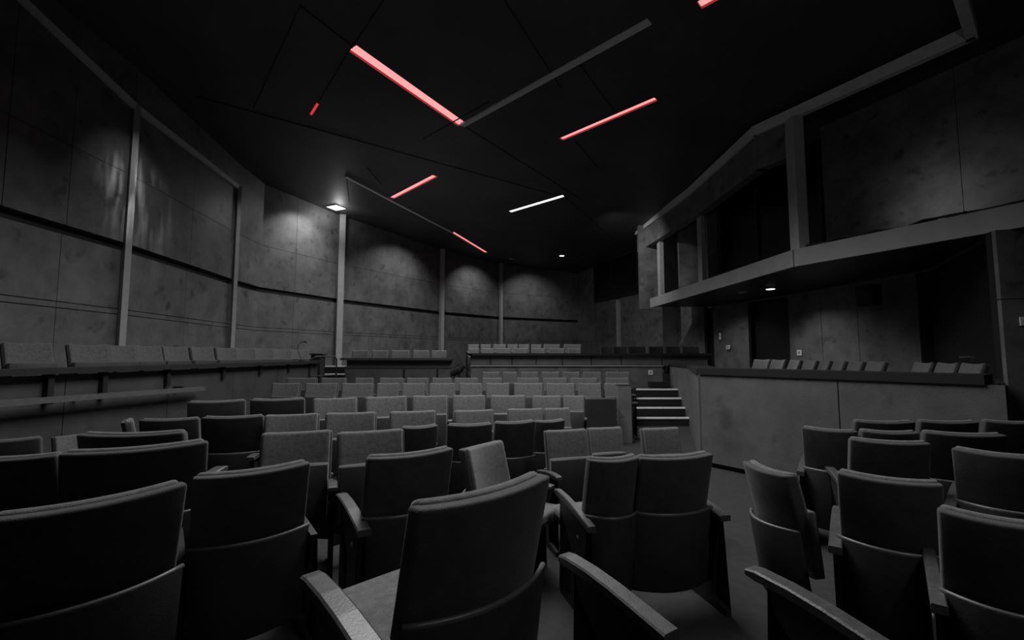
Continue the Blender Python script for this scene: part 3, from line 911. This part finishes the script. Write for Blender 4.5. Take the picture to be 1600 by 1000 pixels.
XS = [-.2, -.15, -.1, -.05, 0, .05, .1, .15, .2]
bm = bevelled((-.236, -.078, .47), (.236, -.03, .92), .022, 3); slice_x(bm, XS); slice_z(bm, [.6, .75]); warp(bm)
ME_BACK = mesh('backrest', bm)
bm = bevelled((-.25, -.052, .50), (.25, .012, .908), .014, 3); slice_x(bm, XS); slice_z(bm, [.6, .75]); warp(bm)
ME_REAR = mesh('rear_cover', bm)
# lower shell behind the back: bowed board, its top lip coloured paler to stand for caught light
bm = bevelled((-.262, .0, .13), (.262, .022, .585), .006, 2); slice_x(bm, [-.23] + XS + [.23])
for v in bm.verts:
    x, y, z = v.co
    k = (x / 0.25) ** 2
    y -= .075 * k; y += -.045 + (z - .585) * tan(R(8))
    v.co = (x, y + .035, z)
ME_SHELL = mesh('back_shell', bm)
def shell_pt(x, z=.585, y=.011):
    return (x, y - .075 * (x / .25) ** 2 - .045 + (z - .585) * tan(R(8)) + .035, z)
bm = bmesh.new(); tube(bm, [shell_pt(-.262 + .524 * k / 14) for k in range(15)], .0095, 8)
ME_LIP = mesh('lit_lip', bm)
# folded seat: upright cushion in front of the back
bm = bevelled((-.232, -.182, .30), (.232, -.125, .69), .012, 3); slice_x(bm, XS)
for v in bm.verts:
    x, y, z = v.co
    v.co = (x, y - .02 * (x / .25) ** 2 + (z - .69) * tan(R(5)), z)
ME_SEATUP = mesh('seat', bm)
bm = bevelled((-.228, -.208, .30), (.228, -.180, .685), .008, 2)
for v in bm.verts:
    x, y, z = v.co
    v.co = (x, y + (z - .69) * tan(R(5)), z)
ME_PAN = mesh('seat_pan', bm)
bm = bevelled((-.235, -.58, .385), (.235, -.13, .465), .028, 3); slice_x(bm, XS); slice_y(bm, [-.5, -.4, -.3, -.2])
for v in bm.verts:
    x, y, z = v.co
    if z > .42: z += .022 * cos(min(1, abs(x) / .25) * pi / 2) * sin(max(0, min(1, (-.13 - y) / .45)) * pi)
    v.co = (x, y, z + (-.13 - y) * .07)
ME_SEATDN = mesh('seat', bm)
bm = bevelled((-.225, -.55, .355), (.225, -.15, .388), .01, 2)
for v in bm.verts:
    x, y, z = v.co
    v.co = (x, y, z + (-.13 - y) * .07)
ME_PANDN = mesh('seat_pan', bm)


def arm_mesh(s):
    bm = bmesh.new()
    prof = [(.02, .565), (-.10, .585), (-.22, .605), (-.34, .618), (-.46, .622), (-.50, .616)]
    rings = []
    for i, (y, z) in enumerate(prof):
        hw = .036 - .004 * i / 5; th = .034 if i < 5 else .022
        c = .275 * s
        ring = []
        for (dx, dz) in ((-hw, -th), (-hw, -.006), (-hw + .007, 0), (hw - .007, 0), (hw, -.006), (hw, -th)):
            ring.append(bm.verts.new((c + dx, y, z + dz)))
        rings.append(ring)
    for a, b in zip(rings[:-1], rings[1:]):
        for k in range(6):
            bm.faces.new((a[k], a[(k + 1) % 6], b[(k + 1) % 6], b[k]))
    bm.faces.new(rings[0]); bm.faces.new(rings[-1][::-1])
    return mesh('armrest', bm)


def frame_mesh(s):
    bm = bmesh.new()
    c = .275 * s
    pr = [(-.44, .0), (-.44, .035), (-.27, .06), (-.25, .34), (-.40, .50), (-.42, .585), (-.02, .55), (-.06, .40), (-.10, .06), (.02, .035), (.02, 0)]
    a = [bm.verts.new((c - .016, y, z)) for y, z in pr]
    b = [bm.verts.new((c + .016, y, z)) for y, z in pr]
    bm.faces.new(a); bm.faces.new(b[::-1])
    n = len(pr)
    for i in range(n):
        bm.faces.new((a[i], a[(i + 1) % n], b[(i + 1) % n], b[i]))
    bmesh.ops.triangulate(bm, faces=[f for f in bm.faces if len(f.verts) > 4])
    return mesh('side_frame', bm)


def bolt_mesh(s):
    bm = bmesh.new()
    disc(bm, (.275 * s - .022, -.15, .44), (1, 0, 0), .014, .044, 10)
    return mesh('bolt', bm)


ME_ARM = {-1: arm_mesh(-1), 1: arm_mesh(1)}
ME_FRAME = {-1: frame_mesh(-1), 1: frame_mesh(1)}
ME_BOLT = {-1: bolt_mesh(-1), 1: bolt_mesh(1)}
for me, m in ((ME_BACK, M_VELVET), (ME_REAR, M_VELVETB), (ME_SHELL, M_SHELL), (ME_LIP, M_LIP), (ME_SEATUP, M_VELVET), (ME_PAN, M_SHELL), (ME_SEATDN, M_VELVET), (ME_PANDN, M_SHELL),
              (ME_ARM[1], M_ARM), (ME_ARM[-1], M_ARM), (ME_FRAME[1], M_FRAME), (ME_FRAME[-1], M_FRAME), (ME_BOLT[1], M_STEEL), (ME_BOLT[-1], M_STEEL)):
    me.materials.append(m)
    for p in me.polygons: p.use_smooth = True
for me in (ME_ARM[1], ME_ARM[-1], ME_FRAME[1], ME_FRAME[-1]):
    for p in me.polygons: p.use_smooth = False

ME_BACK_D = ME_BACK.copy(); ME_BACK_D.materials[0] = M_VELVET_SHADED  # copies for the seats whose shade is held in the velour
ME_REAR_D = ME_REAR.copy(); ME_REAR_D.materials[0] = M_VELVET_SHADED
ORD = ['leftmost', 'second', 'third', 'fourth', 'fifth', 'sixth', 'seventh', 'eighth', 'ninth', 'tenth', 'eleventh', 'twelfth', 'thirteenth']


def chair(x, y, z, yaw, sx, sz, face, arms, seat, label, group, near):
    t = empty('theatre_chair', (x, y, z), R(yaw))
    t.scale = (sx, 1.1 if group == 'foreground chairs' and seat == 'down' and sx > 1.1 else (1.0 if y < 3.3 else .82), sz)
    tag(t, label, 'chair', group)
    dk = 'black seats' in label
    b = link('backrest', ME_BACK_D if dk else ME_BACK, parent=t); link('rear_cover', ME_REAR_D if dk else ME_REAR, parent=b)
    if group.startswith(('left gallery', 'right gallery')):          # these backs recline further
        p = Vector((0, -.06, .5)); b.rotation_euler = (R(-14), 0, 0)
        b.location = p - Matrix.Rotation(R(-14), 3, 'X') @ p
    if near:
        sh = link('back_shell', ME_SHELL, parent=t); link('lit_lip', ME_LIP, parent=sh)
    if seat == 'up':
        s = link('seat', ME_SEATUP, parent=t); link('seat_pan', ME_PAN, parent=s)
    else:
        s = link('seat', ME_SEATDN, parent=t); s.scale = (1.12, 1, 1); link('seat_pan', ME_PANDN, parent=s)
    sides = []
    if 'L' in arms.upper(): sides.append(-1)
    if 'R' in arms.upper(): sides.append(1)
    # seen from behind, the photo's left is the chair's own right
    for q in sides:
        bare = ('l' if q < 0 else 'r') in arms
        q = q if face == 'F' else -q
        dx = .075 * q if group == 'foreground chairs' and sx > 1.1 else 0.0
        if near and not bare: link('armrest', ME_ARM[q], parent=t).location = (dx, 0, 0)
        f = link('side_frame', ME_FRAME[q], parent=t); f.location = (dx, 0, 0)
        if near: link('bolt', ME_BOLT[q], parent=f)
    return t


INFO = {  # group key: (group phrase, label tail)
    'near': ('foreground chairs', 'large grey chair seen from behind in the centre foreground with its seat down'),
    'fl': ('black chairs in the left corner', '{o} of the two black chair backs filling the lower left corner'),
    'fl2': ('chairs behind the left corner pair', '{o} of the two dark chair backs just beyond the lower left pair'),
    'fl3': ('dark chairs at the left edge', '{o} of the two low dark chair backs below the left handrail'),
    'fl3f': ('dark chairs at the left edge', 'small chair facing forward between dark backs below the left handrail'),
    'fl4': ('dark chairs left of the stalls', '{o} of the two dark chair backs left of the forward-facing grey pair'),
    'turned': ('chairs at the left edge', 'small chair turned almost edge-on below the left handrail'),
    'fl5': ('chairs below the left gallery front', '{o} of the two wide chairs directly below the left gallery front'),
    'mid': ('foreground chairs', 'dark chair seen from behind with a bright left armrest, behind the foreground chair'),
    'midf': ('foreground chairs', 'grey chair with seat down facing right, behind the bright armrest'),
    'r1': ('forward-facing pair left of centre', '{o} of the pair of grey chairs with folded seats left of centre'),
    'dark': ('dark chairs in the middle', '{o} of four small dark chair backs in the middle of the stalls'),
    'lit': ('pale chairs by the steps', '{o} of three pale chairs facing forward in front of the right-hand steps'),
    'f2': ('dark pair right of centre', '{o} of the two dark chair backs side by side right of centre'),
    'low': ('foreground chairs', 'low black chair turned sideways before the tall right gallery front'),
    'g0': ('last chairs below the right gallery front', '{o} of three dark chairs closest under the right gallery front'),
    'g1': ('chairs in the second right-hand row', '{o} of three black chair backs in the second row below the right gallery'),
    'g2': ('chairs in the third right-hand row', '{o} of two dark chair backs in the middle row at right'),
    'g3': ('foreground chairs', 'black chair back with a slim left armrest at lower right'),
    'g4': ('foreground chairs', 'nearest black chair back cut by the right photo edge'),
    'c1': ('fourth stalls row', '{o} chair from the left in the stalls row just behind the four dark backs'),
    'c2': ('fifth stalls row', '{o} chair from the left in the stalls row with visible folded seats, midway back'),
    'c3': ('third last stalls row', '{o} chair from the left in the longest stalls row, ending at the steps'),
    'c4': ('second last stalls row', '{o} chair from the left in the stalls row last but one'),
    'c5': ('last stalls row', '{o} chair from the left in the last stalls row against the parapet'),
    'bl': ('five rear gallery seats', '{o} of the five seats behind the short rear counter'),
    'br1': ('front row of the rear right gallery', '{o} seat from the left in the front row behind the long rear right counter'),
    'br2': ('back row of the rear right gallery', '{o} seat from the left in the upper back row of the rear right gallery'),
    'dk': ('shade-darkened rear gallery seats', '{o} of six black seats with shade in their colour at the right end of the rear right counter'),
    'lg': ('left gallery seats', '{o} seat from the left in the row along the left wall'),
    'rg': ('right gallery seats', '{o} seat from the left in the row above the right gallery front'),
}
FAR = {'br1', 'br2', 'dk', 'bl', 'c5', 'rg'}
for key, rows in CHAIRS.items():
    grp, text = INFO[key]
    for i, r in enumerate(sorted(rows, key=lambda q: q[0] / q[1])):
        x, y, z, yaw, sx, sz, face, arms, seat = r
        if i == len(rows) - 1 and len(rows) > 1 and key not in ('r1',) and 'R' not in arms.upper(): arms = arms + 'R'
        lab = text.format(o=ORD[i])
        chair(x, y, z, yaw, sx, sz, face, arms, seat, lab, grp, key not in FAR)

# free-standing armrest ends in the foreground
def arm_stand(x, y, yaw, label, s=1.0):
    t = empty('armrest_stand', (x, y, 0), R(yaw)); t.scale = (1, s, 1)
    tag(t, label, 'armrest', 'free-standing armrests in the foreground')
    for nm, me in (('armrest', ME_ARM[1]), ('side_frame', ME_FRAME[1])):
        o = link(nm, me, parent=t); o.location = (-.275, 0, 0)
        if nm == 'side_frame':
            c = link('bolt', ME_BOLT[1], parent=o)
arm_stand(.485, 1.50, -147, 'black armrest on its side panel right of the large foreground chair')
arm_stand(1.12, 1.35, -155, 'long black armrest on its side panel at lower right')

# dark equipment case and end panel beside the stalls
t = empty('equipment_case', (1.40, 7.2, 0)); tag(t, 'tall dark equipment case between stalls chairs and the end panel', 'case')
bm = bevelled((-.24, 0, .05), (.24, .22, .74), .01); obj('body', bm, M_DARK, t)
bm = bmesh.new(); box(bm, (-.2, .03, 0), (.2, .2, .05)); obj('foot', bm, M_BLACK, t)
for z in (.6, .5, .42):
    bm = bmesh.new(); disc(bm, (.24, -.004, z), (0, 1, 0), .012, .012, 8); obj('latch', bm, M_STEEL, t)
t = empty('row_end_panel', (1.83, 7.45, 0)); tag(t, 'tall grey end panel closing the stalls rows beside the steps', 'panel')
bm = bevelled((-.11, 0, .0), (.11, .14, .93), .008); obj('panel', bm, M_WALL_R, t)
bm = bmesh.new(); box(bm, (-.115, -.005, .93), (.115, .145, .945)); obj('cap', bm, M_ARM, t)
